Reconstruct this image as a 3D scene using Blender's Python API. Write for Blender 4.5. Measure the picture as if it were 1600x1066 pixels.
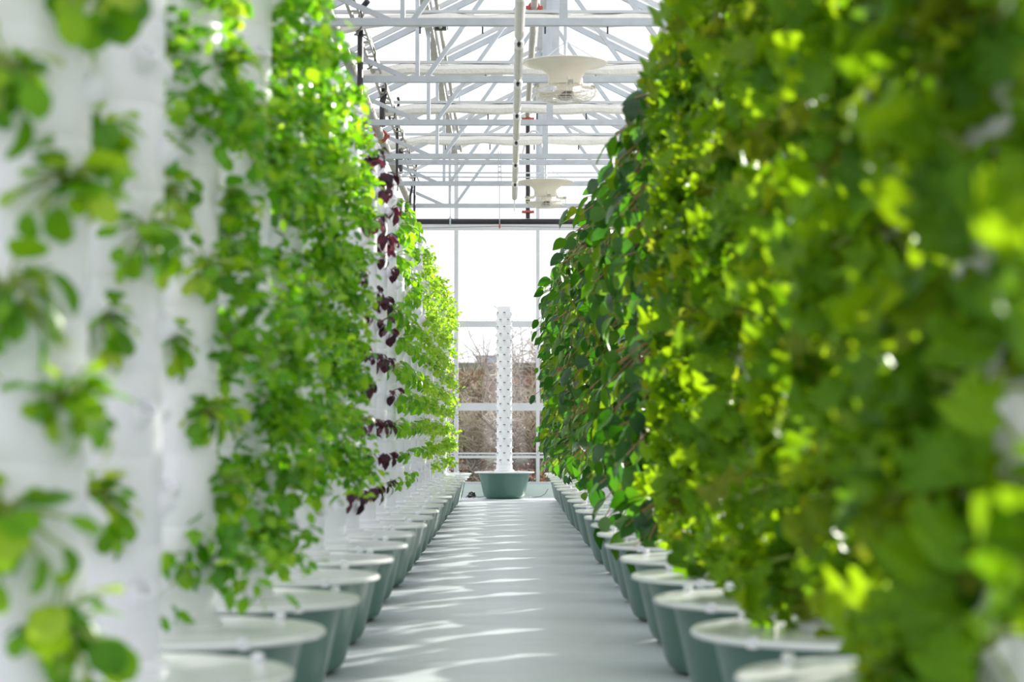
import bpy, math, random
from mathutils import Matrix, Vector, Euler, noise
from math import sin, cos, pi, radians as R

for o in list(bpy.data.objects):
    bpy.data.objects.remove(o)
scene = bpy.context.scene
COL = scene.collection

# ------------------------------------------------------------------ camera
CAM_Z = 0.84
cd = bpy.data.cameras.new('camera')
cd.lens = 70.0; cd.sensor_width = 36.0; cd.sensor_fit = 'HORIZONTAL'
cd.dof.use_dof = True; cd.dof.focus_distance = 19.0; cd.dof.aperture_fstop = 2.8
cd.clip_end = 600
cam = bpy.data.objects.new('camera', cd); COL.objects.link(cam)
cam.location = (0, 0, CAM_Z)
cam.rotation_euler = (R(90 + 2.63), 0, R(-0.12))
scene.camera = cam

# ------------------------------------------------------------------ sky, sun, exposure
world = bpy.data.worlds.new('hazy_sky'); scene.world = world; world.use_nodes = True
bg = world.node_tree.nodes['Background']
bg.inputs[0].default_value = (0.95, 0.955, 1.0, 1); bg.inputs[1].default_value = 1.30
sl = bpy.data.lights.new('sun', 'SUN'); sl.energy = 11.5; sl.angle = R(0.9); sl.color = (1.0, 0.95, 0.86)
sun = bpy.data.objects.new('sun', sl); COL.objects.link(sun)
SUN_AZ, SUN_EL = R(36), R(15.8)          # azimuth measured from +Y towards +X
sdir = Vector((sin(SUN_AZ) * cos(SUN_EL), cos(SUN_AZ) * cos(SUN_EL), sin(SUN_EL)))
sun.rotation_euler = sdir.to_track_quat('Z', 'Y').to_euler(); sun.location = (8, 10, 12)
vs = scene.view_settings
vs.view_transform = 'Standard'; vs.look = 'None'; vs.gamma = 1.0; vs.use_curve_mapping = False
vs.exposure = 0.2

rnd = random.Random(11)

# ------------------------------------------------------------------ materials
def new_mat(name):
    m = bpy.data.materials.new(name); m.use_nodes = True
    nt = m.node_tree; nt.nodes.clear()
    return m, nt, nt.nodes.new('ShaderNodeOutputMaterial')

def simple(name, col, rough=0.5, metal=0.0, var=0.06, scale=6.0, bump=0.0, spec=0.5, bscale=None):
    m, nt, out = new_mat(name)
    p = nt.nodes.new('ShaderNodeBsdfPrincipled')
    tc = nt.nodes.new('ShaderNodeTexCoord')
    n = nt.nodes.new('ShaderNodeTexNoise'); n.inputs['Scale'].default_value = scale; n.inputs['Detail'].default_value = 4
    nt.links.new(tc.outputs['Object'], n.inputs['Vector'])
    r = nt.nodes.new('ShaderNodeValToRGB')
    a = [max(0, c * (1 - var)) for c in col]; b = [min(1, c * (1 + var)) for c in col]
    r.color_ramp.elements[0].color = (*a, 1); r.color_ramp.elements[1].color = (*b, 1)
    r.color_ramp.elements[0].position = 0.3; r.color_ramp.elements[1].position = 0.7
    nt.links.new(n.outputs['Fac'], r.inputs[0]); nt.links.new(r.outputs[0], p.inputs['Base Color'])
    p.inputs['Roughness'].default_value = rough; p.inputs['Metallic'].default_value = metal
    p.inputs['Specular IOR Level'].default_value = spec
    if bump:
        n2 = nt.nodes.new('ShaderNodeTexNoise'); n2.inputs['Scale'].default_value = bscale or scale * 4
        nt.links.new(tc.outputs['Object'], n2.inputs['Vector'])
        b = nt.nodes.new('ShaderNodeBump'); b.inputs['Strength'].default_value = bump; b.inputs['Distance'].default_value = 0.02
        nt.links.new(n2.outputs['Fac'], b.inputs['Height']); nt.links.new(b.outputs[0], p.inputs['Normal'])
    nt.links.new(p.outputs[0], out.inputs[0])
    return m

def leaf_mat(name, cols, trans, tfac=0.45, rough=0.38, attr=False, spec=0.35):
    """cols: list of base colours picked per leaf at random; trans: translucent colours picked likewise."""
    m, nt, out = new_mat(name)
    if attr:
        src = nt.nodes.new('ShaderNodeAttribute'); src.attribute_name = 'tint'; fac = src.outputs['Fac']
    else:
        src = nt.nodes.new('ShaderNodeObjectInfo'); fac = src.outputs['Random']
    def ramp(cs):
        r = nt.nodes.new('ShaderNodeValToRGB'); e = r.color_ramp.elements
        while len(e) < len(cs): e.new(0.5)
        for i, c in enumerate(cs):
            e[i].position = i / (len(cs) - 1); e[i].color = (*c, 1)
        nt.links.new(fac, r.inputs[0]); return r
    rb = ramp(cols); rt = ramp(trans)
    tc = nt.nodes.new('ShaderNodeTexCoord'); n = nt.nodes.new('ShaderNodeTexNoise')
    n.inputs['Scale'].default_value = 28; nt.links.new(tc.outputs['Object'], n.inputs['Vector'])
    mx = nt.nodes.new('ShaderNodeMix'); mx.data_type = 'RGBA'; mx.blend_type = 'MULTIPLY'
    mx.inputs['Factor'].default_value = 0.45
    nt.links.new(rb.outputs[0], mx.inputs['A']); nt.links.new(n.outputs['Color'], mx.inputs['B'])
    g = nt.nodes.new('ShaderNodeRGBToBW'); nt.links.new(n.outputs['Color'], g.inputs[0])
    ml = nt.nodes.new('ShaderNodeMath'); ml.operation = 'MULTIPLY_ADD'
    nt.links.new(g.outputs[0], ml.inputs[0]); ml.inputs[1].default_value = 1.0; ml.inputs[2].default_value = 0.45
    cb = nt.nodes.new('ShaderNodeCombineColor')
    for k in range(3): nt.links.new(ml.outputs[0], cb.inputs[k])
    nt.links.new(cb.outputs[0], mx.inputs['B'])
    p = nt.nodes.new('ShaderNodeBsdfPrincipled'); p.inputs['Roughness'].default_value = rough
    p.inputs['Specular IOR Level'].default_value = spec
    nt.links.new(mx.outputs['Result'], p.inputs['Base Color'])
    b = nt.nodes.new('ShaderNodeBump'); b.inputs['Strength'].default_value = 0.35; b.inputs['Distance'].default_value = 0.01
    nt.links.new(n.outputs['Fac'], b.inputs['Height']); nt.links.new(b.outputs[0], p.inputs['Normal'])
    t = nt.nodes.new('ShaderNodeBsdfTranslucent'); nt.links.new(rt.outputs[0], t.inputs['Color'])
    s = nt.nodes.new('ShaderNodeMixShader'); s.inputs[0].default_value = tfac
    nt.links.new(p.outputs[0], s.inputs[1]); nt.links.new(t.outputs[0], s.inputs[2]); nt.links.new(s.outputs[0], out.inputs[0])
    return m

def glass_mat(name, tint, gloss):
    m, nt, out = new_mat(name)
    t = nt.nodes.new('ShaderNodeBsdfTransparent'); t.inputs[0].default_value = (*tint, 1)
    g = nt.nodes.new('ShaderNodeBsdfGlossy'); g.inputs['Roughness'].default_value = 0.03
    n = nt.nodes.new('ShaderNodeTexNoise'); n.inputs['Scale'].default_value = 3
    mp = nt.nodes.new('ShaderNodeMapRange'); mp.inputs['To Min'].default_value = gloss * 0.7; mp.inputs['To Max'].default_value = gloss * 1.3
    nt.links.new(n.outputs['Fac'], mp.inputs['Value'])
    s = nt.nodes.new('ShaderNodeMixShader'); nt.links.new(mp.outputs[0], s.inputs[0])
    nt.links.new(t.outputs[0], s.inputs[1]); nt.links.new(g.outputs[0], s.inputs[2]); nt.links.new(s.outputs[0], out.inputs[0])
    return m

def floor_mat():
    m, nt, out = new_mat('painted_floor')
    p = nt.nodes.new('ShaderNodeBsdfPrincipled'); tc = nt.nodes.new('ShaderNodeTexCoord')
    n1 = nt.nodes.new('ShaderNodeTexNoise'); n1.inputs['Scale'].default_value = 1.6; n1.inputs['Detail'].default_value = 6
    n2 = nt.nodes.new('ShaderNodeTexNoise'); n2.inputs['Scale'].default_value = 9; n2.inputs['Detail'].default_value = 5
    mp = nt.nodes.new('ShaderNodeMapping'); mp.inputs['Scale'].default_value = (0.45, 1.0, 1)
    nt.links.new(tc.outputs['Object'], mp.inputs['Vector'])
    nt.links.new(mp.outputs[0], n1.inputs['Vector']); nt.links.new(mp.outputs[0], n2.inputs['Vector'])
    r = nt.nodes.new('ShaderNodeValToRGB')
    r.color_ramp.elements[0].color = (0.50, 0.54, 0.585, 1); r.color_ramp.elements[1].color = (0.63, 0.66, 0.70, 1)
    r.color_ramp.elements[0].position = 0.32; r.color_ramp.elements[1].position = 0.68
    nt.links.new(n1.outputs['Fac'], r.inputs[0]); nt.links.new(r.outputs[0], p.inputs['Base Color'])
    rr = nt.nodes.new('ShaderNodeMapRange'); rr.inputs['To Min'].default_value = 0.28; rr.inputs['To Max'].default_value = 0.5
    nt.links.new(n2.outputs['Fac'], rr.inputs['Value']); nt.links.new(rr.outputs[0], p.inputs['Roughness'])
    b = nt.nodes.new('ShaderNodeBump'); b.inputs['Strength'].default_value = 0.25; b.inputs['Distance'].default_value = 0.03
    nt.links.new(n2.outputs['Fac'], b.inputs['Height']); nt.links.new(b.outputs[0], p.inputs['Normal'])
    nt.links.new(p.outputs[0], out.inputs[0]); return m

def brick_mat():
    m, nt, out = new_mat('far_brick')
    p = nt.nodes.new('ShaderNodeBsdfPrincipled'); tc = nt.nodes.new('ShaderNodeTexCoord')
    mp = nt.nodes.new('ShaderNodeMapping'); mp.inputs['Rotation'].default_value = (R(90), 0, 0)
    b = nt.nodes.new('ShaderNodeTexBrick'); b.inputs['Scale'].default_value = 2.0
    b.inputs['Color1'].default_value = (0.34, 0.10, 0.07, 1); b.inputs['Color2'].default_value = (0.42, 0.15, 0.10, 1)
    b.inputs['Mortar'].default_value = (0.45, 0.38, 0.34, 1)
    nt.links.new(tc.outputs['Object'], mp.inputs[0]); nt.links.new(mp.outputs[0], b.inputs['Vector'])
    nt.links.new(b.outputs['Color'], p.inputs['Base Color']); p.inputs['Roughness'].default_value = 0.9
    nt.links.new(p.outputs[0], out.inputs[0]); return m

M = dict(
    floor=floor_mat(), brick=brick_mat(),
    white_plastic=simple('white_plastic', (0.80, 0.80, 0.855), 0.32, var=0.02),
    lid=simple('lid_plastic', (0.72, 0.735, 0.745), 0.2, var=0.02),
    tub=simple('green_tub_plastic', (0.078, 0.168, 0.138), 0.33, var=0.05, scale=3),
    mouth=simple('cup_insert', (0.60, 0.60, 0.62), 0.7),
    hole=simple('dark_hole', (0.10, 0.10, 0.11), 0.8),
    steel=simple('galvanised_steel', (0.47, 0.51, 0.57), 0.45, var=0.08, scale=9),
    alu=simple('white_aluminium', (0.56, 0.58, 0.61), 0.4, var=0.04),
    rail=simple('weathered_aluminium', (0.42, 0.42, 0.40), 0.5, var=0.08),
    cloth=simple('curtain_cloth', (0.80, 0.79, 0.76), 0.9, var=0.04, scale=12, bump=0.4),
    cream=simple('cream_plastic', (0.80, 0.76, 0.67), 0.35, var=0.03),
    tube=simple('light_housing', (0.66, 0.66, 0.66), 0.25, var=0.04),
    pipe=simple('grey_pipe', (0.36, 0.35, 0.33), 0.4, var=0.06),
    black=simple('black_plastic', (0.018, 0.016, 0.022), 0.4, var=0.1),
    red=simple('red_clamp', (0.42, 0.07, 0.05), 0.5, var=0.1),
    kerb=simple('kerb_paint', (0.66, 0.74, 0.70), 0.6, var=0.05),
    glass=glass_mat('greenhouse_glass', (0.98, 0.99, 0.985), 0.05),
    guard=simple('guard_wire', (0.72, 0.69, 0.62), 0.4),
    ground=simple('winter_ground', (0.20, 0.165, 0.10), 0.95, var=0.4, scale=0.8),
    bark=simple('bark', (0.26, 0.21, 0.17), 0.9, var=0.25, scale=14),
    twig=simple('twig', (0.43, 0.37, 0.31), 0.9, var=0.3, scale=1.5),
    twig2=simple('twig_dark', (0.16, 0.115, 0.095), 0.9, var=0.3, scale=1.5),
    stone=simple('pale_stone', (0.50, 0.44, 0.41), 0.9, var=0.1),
    roofgrey=simple('roof_grey', (0.20, 0.19, 0.20), 0.9, var=0.1),
    bluegrey=simple('rooftop_plant_grey', (0.42, 0.44, 0.50), 0.8, var=0.05),
    pane=simple('window_pane', (0.10, 0.12, 0.14), 0.1, var=0.1),
    stem=simple('leaf_stem', (0.30, 0.40, 0.10), 0.5, var=0.2, scale=20),
    redstem=simple('red_stem', (0.30, 0.15, 0.06), 0.5, var=0.3, scale=20),
    purplestem=simple('purple_stem', (0.08, 0.03, 0.05), 0.5, var=0.2, scale=20),
)
G = lambda *c: [tuple(x) for x in c]
LM = dict(
    lettuce=leaf_mat('frilly_lettuce_leaf', G((0.032, 0.105, 0.003), (0.060, 0.165, 0.004), (0.092, 0.22, 0.005), (0.125, 0.255, 0.006), (0.12, 0.15, 0.010)),
                     G((0.17, 0.36, 0.004), (0.26, 0.48, 0.005), (0.36, 0.56, 0.006), (0.42, 0.66, 0.01), (0.42, 0.48, 0.015)), 0.42, 0.45, spec=0.2),
    dark=leaf_mat('dark_leaf', G((0.010, 0.042, 0.014), (0.015, 0.058, 0.013), (0.022, 0.078, 0.010), (0.03, 0.10, 0.008), (0.07, 0.15, 0.008)),
                  G((0.04, 0.18, 0.004), (0.06, 0.26, 0.005), (0.10, 0.36, 0.006), (0.18, 0.48, 0.008), (0.36, 0.52, 0.012)), 0.34, 0.36, spec=0.35),
    round=leaf_mat('round_leaf', G((0.05, 0.16, 0.010), (0.11, 0.29, 0.010), (0.23, 0.43, 0.018), (0.34, 0.48, 0.05)),
                   G((0.16, 0.44, 0.006), (0.30, 0.66, 0.008), (0.48, 0.76, 0.012), (0.56, 0.72, 0.03)), 0.45, 0.4, spec=0.3),
    purple=leaf_mat('purple_leaf', G((0.016, 0.007, 0.013), (0.032, 0.009, 0.020), (0.06, 0.012, 0.024)),
                    G((0.05, 0.008, 0.02), (0.10, 0.012, 0.03), (0.16, 0.015, 0.03)), 0.28, spec=0.35),
    basil=leaf_mat('basil_leaf', G((0.045, 0.17, 0.010), (0.08, 0.27, 0.012), (0.14, 0.36, 0.015)),
                   G((0.18, 0.50, 0.008), (0.30, 0.66, 0.010), (0.44, 0.74, 0.015)), 0.44, 0.34, spec=0.35),
    herb=leaf_mat('herb_leaf', G((0.03, 0.12, 0.008), (0.07, 0.25, 0.009), (0.13, 0.35, 0.010), (0.24, 0.44, 0.025)),
                  G((0.12, 0.40, 0.005), (0.22, 0.60, 0.006), (0.36, 0.74, 0.010), (0.52, 0.78, 0.02)), 0.44, 0.28, attr=True, spec=0.45),
    pale=leaf_mat('pale_herb_leaf', G((0.10, 0.26, 0.015), (0.19, 0.40, 0.025), (0.31, 0.50, 0.05)),
                  G((0.3, 0.6, 0.015), (0.45, 0.74, 0.03), (0.6, 0.8, 0.06)), 0.46, 0.35, attr=True),
    autumn=leaf_mat('autumn_leaf', G((0.24, 0.12, 0.05), (0.27, 0.08, 0.045), (0.24, 0.18, 0.09)),
                    G((0.36, 0.16, 0.05), (0.36, 0.10, 0.05), (0.32, 0.24, 0.09)), 0.3, 0.6, attr=True),
)

# ------------------------------------------------------------------ mesh collector
class MB:
    def __init__(s): s.v = []; s.f = []; s.m = []; s.t = None
    def box(s, c, d, mi=0):
        x, y, z = c; a, b, h = d[0] / 2, d[1] / 2, d[2] / 2; n = len(s.v)
        s.v += [(x + i * a, y + j * b, z + k * h) for k in (-1, 1) for j in (-1, 1) for i in (-1, 1)]
        s.f += [tuple(n + q for q in f) for f in ((0, 2, 3, 1), (4, 5, 7, 6), (0, 1, 5, 4), (2, 6, 7, 3), (0, 4, 6, 2), (1, 3, 7, 5))]
        s.m += [mi] * 6; return s
    def bar(s, p, q, w, h, up=(0, 0, 1), mi=0):
        p, q = Vector(p), Vector(q); d = (q - p).normalized(); up = Vector(up)
        if abs(d.dot(up)) > 0.98: up = Vector((0, 1, 0))
        x = d.cross(up).normalized() * (w / 2); y = x.cross(d).normalized() * (h / 2); n = len(s.v)
        for b in (p, q):
            s.v += [tuple(b + i * x + j * y) for i, j in ((-1, -1), (1, -1), (1, 1), (-1, 1))]
        s.f += [tuple(n + k for k in f) for f in ((3, 2, 1, 0), (4, 5, 6, 7), (0, 1, 5, 4), (1, 2, 6, 5), (2, 3, 7, 6), (3, 0, 4, 7))]
        s.m += [mi] * 6; return s
    def tube(s, pts, rad, n=8, mi=0, cap=True):
        pts = [Vector(p) for p in pts]
        if not hasattr(rad, '__len__'): rad = [rad] * len(pts)
        base = len(s.v); ref = None
        for i, p in enumerate(pts):
            d = (pts[min(i + 1, len(pts) - 1)] - pts[max(i - 1, 0)]).normalized()
            if ref is None:
                ref = Vector((0, 0, 1)) if abs(d.z) < 0.9 else Vector((1, 0, 0))
            x = d.cross(ref); x = x.normalized() if x.length > 1e-6 else Vector((1, 0, 0))
            y = x.cross(d).normalized(); ref = y
            for k in range(n):
                a = 2 * pi * k / n
                s.v.append(tuple(p + (x * cos(a) + y * sin(a)) * rad[i]))
        for i in range(len(pts) - 1):
            for k in range(n):
                a = base + i * n + k; b = base + i * n + (k + 1) % n
                s.f.append((a, b, b + n, a + n)); s.m.append(mi)
        if cap:
            s.f.append(tuple(base + k for k in range(n))[::-1]); s.m.append(mi)
            e = base + (len(pts) - 1) * n
            s.f.append(tuple(e + k for k in range(n))); s.m.append(mi)
        return s
    def lathe(s, prof, n=24, c=(0, 0, 0), mi=0):
        base = len(s.v); cx, cy, cz = c
        for r, z in prof:
            for k in range(n):
                a = 2 * pi * k / n; s.v.append((cx + max(r, 1e-4) * cos(a), cy + max(r, 1e-4) * sin(a), cz + z))
        for i in range(len(prof) - 1):
            for k in range(n):
                a = base + i * n + k; b = base + i * n + (k + 1) % n
                s.f.append((a, b, b + n, a + n)); s.m.append(mi)
        return s
    def ring(s, c, r, t, n=32, m=5, axis='z', mi=0):
        base = len(s.v)
        for k in range(n):
            a = 2 * pi * k / n
            for j in range(m):
                b = 2 * pi * j / m; rr = r + t * cos(b); h = t * sin(b)
                if axis == 'z': s.v.append((c[0] + rr * cos(a), c[1] + rr * sin(a), c[2] + h))
                else: s.v.append((c[0] + rr * cos(a), c[1] + h, c[2] + rr * sin(a)))
        for k in range(n):
            for j in range(m):
                s.f.append((base + k * m + j, base + ((k + 1) % n) * m + j, base + ((k + 1) % n) * m + (j + 1) % m, base + k * m + (j + 1) % m)); s.m.append(mi)
        return s
    def poly(s, pts, th, mi=0):
        """prism of a polygon in the XZ plane, thickness th along Y"""
        n = len(s.v); k = len(pts)
        s.v += [(p[0], p[1] - th / 2, p[2]) for p in pts] + [(p[0], p[1] + th / 2, p[2]) for p in pts]
        s.f += [tuple(range(n, n + k)), tuple(range(n + 2 * k - 1, n + k - 1, -1))]
        s.f += [(n + i, n + k + i, n + k + (i + 1) % k, n + (i + 1) % k) for i in range(k)]
        s.m += [mi] * (k + 2); return s
    def mesh(s, name, mats, smooth=False):
        me = bpy.data.meshes.new(name); me.from_pydata(s.v, [], s.f)
        mats = mats if isinstance(mats, (list, tuple)) else [mats]
        for m in mats: me.materials.append(m)
        if any(s.m): me.polygons.foreach_set('material_index', s.m)
        if s.t is not None:
            at = me.attributes.new('tint', 'FLOAT', 'POINT'); at.data.foreach_set('value', s.t)
        if smooth:
            me.polygons.foreach_set('use_smooth', [True] * len(s.f))
            me.set_sharp_from_angle(angle=R(40))
        me.update(); return me

def link(name, me, parent=None, loc=None, mat=None):
    o = bpy.data.objects.new(name, me); COL.objects.link(o)
    if parent is not None: o.parent = parent
    if mat is not None: o.matrix_basis = mat
    elif loc is not None: o.location = loc
    return o

def part(name, mb, mats, parent, smooth=False, loc=None, label=None):
    o = link(name, mb.mesh(name, mats, smooth), parent, loc)
    if label: o['label'] = label
    return o

def thing(name, label, cat, loc=(0, 0, 0), group=None, rz=0):
    o = link(name, None, None, loc); o.rotation_euler = (0, 0, rz); o.empty_display_size = 0.05
    return tag(o, label, cat, group)

def tag(o, label, cat, group=None):
    o['label'] = label; o['category'] = cat
    if group: o['group'] = group
    return o

def struct(name, mb, mats, label=None, smooth=False):
    o = link(name, mb.mesh(name, mats, smooth) if mb else None); o['kind'] = 'structure'
    if label: o['label'] = label
    return o

ORD = ['first', 'second', 'third', 'fourth', 'fifth', 'sixth', 'seventh', 'eighth', 'ninth', 'tenth', 'eleventh', 'twelfth',
       'thirteenth', 'fourteenth', 'fifteenth', 'sixteenth', 'seventeenth', 'eighteenth', 'nineteenth', 'twentieth',
       'twenty-first', 'twenty-second', 'twenty-third', 'twenty-fourth', 'twenty-fifth', 'twenty-sixth', 'twenty-seventh']

# ------------------------------------------------------------------ setting: greenhouse shell
XL, XR, XRID = -2.5, 3.25, 0.37
Y0, Y1 = -4.1, 26.08
ZCH, ZRI = CAM_Z + 2.73, CAM_Z + 4.17          # eave (bottom chord) and ridge heights
SLOPE = (ZRI - ZCH) / (XRID - XL)
def roof_z(x): return ZRI - SLOPE * abs(x - XRID)

struct('floor', MB().box(((XL + XR) / 2, (Y0 + Y1) / 2, -0.05), (XR - XL, Y1 - Y0, 0.1)), M['floor'], 'pale grey painted greenhouse floor')

NZ = [0.16, 0.52, 1.16, 2.26, ZCH]
XM = [XL, -1.747, -0.677, 0.393, 1.463, 2.533, XR]
def end_wall(name, y, lab):
    w = struct(name, MB().box(((XL + XR) / 2, y, 0.08), (XR - XL, 0.14, 0.16)), M['kerb'], lab)
    for i, x in enumerate(XM):
        b = MB().box((x, y, (0.16 + roof_z(x)) / 2), (0.056 if i == 2 else 0.046, 0.07, roof_z(x) - 0.16))
        part('mullion', b, M['alu'], w)
    for z, h in ((0.52, 0.035), (0.565, 0.022), (1.16, 0.07), (1.21, 0.03), (2.26, 0.075), (ZCH - 0.03, 0.085), (0.175, 0.04)):
        part('transom', MB().box(((XL + XR) / 2, y - 0.005, z), (XR - XL, 0.044, h)), M['alu'], w)
    for i in range(len(XM) - 1):
        for j in range(len(NZ) - 1):
            part('pane', MB().box(((XM[i] + XM[i + 1]) / 2, y, (NZ[j] + NZ[j + 1]) / 2), (XM[i + 1] - XM[i], 0.006, NZ[j + 1] - NZ[j])), M['glass'], w)
        a, b = XM[i], XM[i + 1]
        pts = [(a, y, ZCH), (b, y, ZCH), (b, y, roof_z(b) - 0.02)]
        if a < XRID < b: pts.append((XRID, y, ZRI - 0.02))
        pts.append((a, y, roof_z(a) - 0.02))
        if roof_z(a) - ZCH < 0.05: pts.pop()
        if roof_z(b) - ZCH < 0.05: pts.pop(2)
        part('pane', MB().poly(pts, 0.006), M['glass'], w)
    return w
end_wall('wall_back', Y1, 'glazed end wall of white mullions behind the bare tower')
end_wall('wall_front', Y0, 'glazed front wall behind the viewpoint')

NY = [Y0 + 0.05 + (Y1 - Y0 - 0.1) * k / 14 for k in range(15)]
def side_wall(name, x, lab):
    w = struct(name, MB().box((x, (Y0 + Y1) / 2, 0.08), (0.14, Y1 - Y0, 0.16)), M['kerb'], lab)
    for y in NY: part('mullion', MB().box((x, y, (0.16 + ZCH) / 2), (0.07, 0.05, ZCH - 0.16)), M['alu'], w)
    part('transom', MB().box((x, (Y0 + Y1) / 2, 1.16), (0.05, Y1 - Y0, 0.05)), M['alu'], w)
    part('gutter', MB().box((x, (Y0 + Y1) / 2, ZCH + 0.02), (0.16, Y1 - Y0, 0.10)), M['alu'], w)
    for k in range(14):
        for a, b in ((0.16, 1.16), (1.16, ZCH)):
            part('pane', MB().box((x, (NY[k] + NY[k + 1]) / 2, (a + b) / 2), (0.006, NY[k + 1] - NY[k], b - a)), M['glass'], w)
side_wall('wall_left', XL, 'glazed wall along the left side')
side_wall('wall_right', XR, 'glazed wall along the right side')

ceil = struct('ceiling', MB().box((XRID, (Y0 + Y1) / 2, ZRI + 0.09), (0.10, Y1 - Y0, 0.10)), M['alu'], 'pitched glass roof on white steel trusses')
for s, xe in ((-1, XL), (1, XR)):
    run = abs(xe - XRID); ang = math.atan2(ZRI - ZCH, run)
    for y in NY:
        part('glazing_bar', MB().bar((XRID, y, ZRI + 0.075), (xe, y, ZCH + 0.075), 0.03, 0.04), M['alu'], ceil)
    for k in range(14):
        a, b = NY[k] + 0.012, NY[k + 1] - 0.012
        for q in range(2):
            x0 = XRID + (xe - XRID) * q / 2; x1 = XRID + (xe - XRID) * (q + 1) / 2
            mb = MB(); z0, z1 = roof_z(x0) + 0.095, roof_z(x1) + 0.095
            n = 0; mb.v = [(x0, a, z0), (x0, b, z0), (x1, b, z1), (x1, a, z1), (x0, a, z0 + .006), (x0, b, z0 + .006), (x1, b, z1 + .006), (x1, a, z1 + .006)]
            mb.f = [(0, 1, 2, 3), (7, 6, 5, 4), (0, 4, 5, 1), (1, 5, 6, 2), (2, 6, 7, 3), (3, 7, 4, 0)]; mb.m = [0] * 6
            part('pane', mb, M['glass'], ceil)
for x, w, h, mt in ((-0.70, 0.085, 0.10, 'rail'), (-1.75, 0.05, 0.06, 'alu'), (1.44, 0.085, 0.10, 'rail'), (2.40, 0.05, 0.06, 'alu')):
    part('purlin', MB().box((x, (Y0 + Y1) / 2, roof_z(x) + 0.055), (w, Y1 - Y0 - 0.1, h * 0.55)), M[mt], ceil)
part('vent_rail', MB().box((-0.695, 10.3, roof_z(-0.70) - 0.06), (0.07, 28.6, 0.05)), M['rail'], ceil)
part('vent_rail_end', MB().box((-0.68, 24.66, roof_z(-0.70) - 0.06), (0.16, 0.12, 0.10)), M['steel'], ceil)

# ------------------------------------------------------------------ roof trusses
TY = [Y1 - 0.03 - 2.15 * k for k in range(1, 14)]
def truss_parts(y):
    r = []
    def b(name, p, q, w, h): r.append((name, MB().bar(p, q, w, h, up=(0, 1, 0))))
    b('bottom_chord', (XL + .08, 0, ZCH), (XR - .08, 0, ZCH), 0.048, 0.05)
    b('rafter', (XL + .08, 0, roof_z(XL + .08) + .01), (XRID, 0, ZRI), 0.052, 0.05)
    b('rafter', (XRID, 0, ZRI), (XR - .08, 0, roof_z(XR - .08) + .01), 0.052, 0.05)
    b('king_post', (XRID, 0, ZCH), (XRID, 0, ZRI), 0.055, 0.045)
    for s, xq in ((-1, -0.70), (1, 1.44)):
        b('queen_post', (xq, 0, ZCH), (xq, 0, roof_z(xq)), 0.032, 0.035)
        b('web_brace', (xq - s * 0.06, 0, ZCH), (XRID + s * 0.03, 0, ZRI - 0.05), 0.034, 0.035)
        b('web_brace', (xq + s * 0.06, 0, ZCH), (xq + s * 0.98, 0, roof_z(xq + s * 0.98)), 0.034, 0.035)
    return r
proto = [(n, m.mesh(n, M['steel'])) for n, m in truss_parts(0)]
for k, y in enumerate(TY):
    t = thing('roof_truss', f'white steel roof truss with W webbing, {ORD[k]} from the glazed end wall', 'truss', (0, y, 0), 'roof trusses')
    for n, me in proto: link(n, me, t)

# gathered shade curtains between the trusses
for k, y in enumerate([21.0 - 2.05 * j for j in range(9)]):
    cr = random.Random(40 + k); mb = MB(); pts = []; rad = []
    N = 60
    for i in range(N + 1):
        x = XL + 0.9 + (XR - XL - 1.5) * i / N
        pts.append((x, y + 0.01 * sin(i * 0.9 + k), CAM_Z + 3.105 - 0.012 * abs(sin(i * 0.33 + k * 1.3)) - (0.10 * (1 - i / 10) if i < 10 else 0)))
        rad.append(0.040 + 0.011 * abs(sin(i * 0.33 + k)) + 0.003 * cr.random())
    mb.tube(pts, rad, 8)
    c = thing('shade_curtain', f'white gathered shade curtain under the roof, {ORD[k]} from the far end', 'curtain', (0, 0, 0), 'shade curtains')
    part('curtain_cloth', mb, M['cloth'], c, True)
    part('curtain_rail', MB().box(((XL + XR) / 2, y, CAM_Z + 3.16), (XR - XL - 1.2, 0.05, 0.022)), M['alu'], c)
    for j in range(9):
        x = -1.6 + 0.47 * j
        part('clip', MB().box((x, y, CAM_Z + 3.025), (0.012, 0.012, 0.06)), M['black'], c)

# ------------------------------------------------------------------ pipes, conduits, cable tray
def pipe_thing(name, label, cat, pieces, group=None):
    t = thing(name, label, cat, (0, 0, 0), group)
    for n, mb, mt in pieces: part(n, mb, M[mt], t, True)
    return t
YE = 24.12
def clamp(c, r, axis='y'):
    mb = MB().ring(c, r + 0.012, 0.016, 20, 6, 'y' if axis == 'y' else 'z')
    for s in (-1, 1): mb.box((c[0] + s * (r + 0.03), c[1], c[2]), (0.03, 0.03, 0.03))
    return mb
zL = CAM_Z + 2.84
pipe_thing('water_pipe', 'grey overhead pipe running along the left row of towers', 'pipe', [
    ('pipe_run', MB().tube([(-1.22, Y0 + .2, zL), (-1.22, YE - 0.05, zL), (-1.22, YE, zL - 0.03)], 0.04, 14), 'pipe'),
    ('black_drop', MB().tube([(-1.22, YE, zL + 0.03), (-1.22, YE, CAM_Z + 2.60)], 0.046, 14), 'black'),
    ('clamp', clamp((-1.22, 19.0, zL), 0.04), 'red'), ('clamp', clamp((-1.22, 12.3, zL), 0.04), 'red'),
    ('clamp', clamp((-1.22, YE, zL - 0.08), 0.046, 'z'), 'red')], 'overhead pipes')
zR = CAM_Z + 3.86
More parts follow.
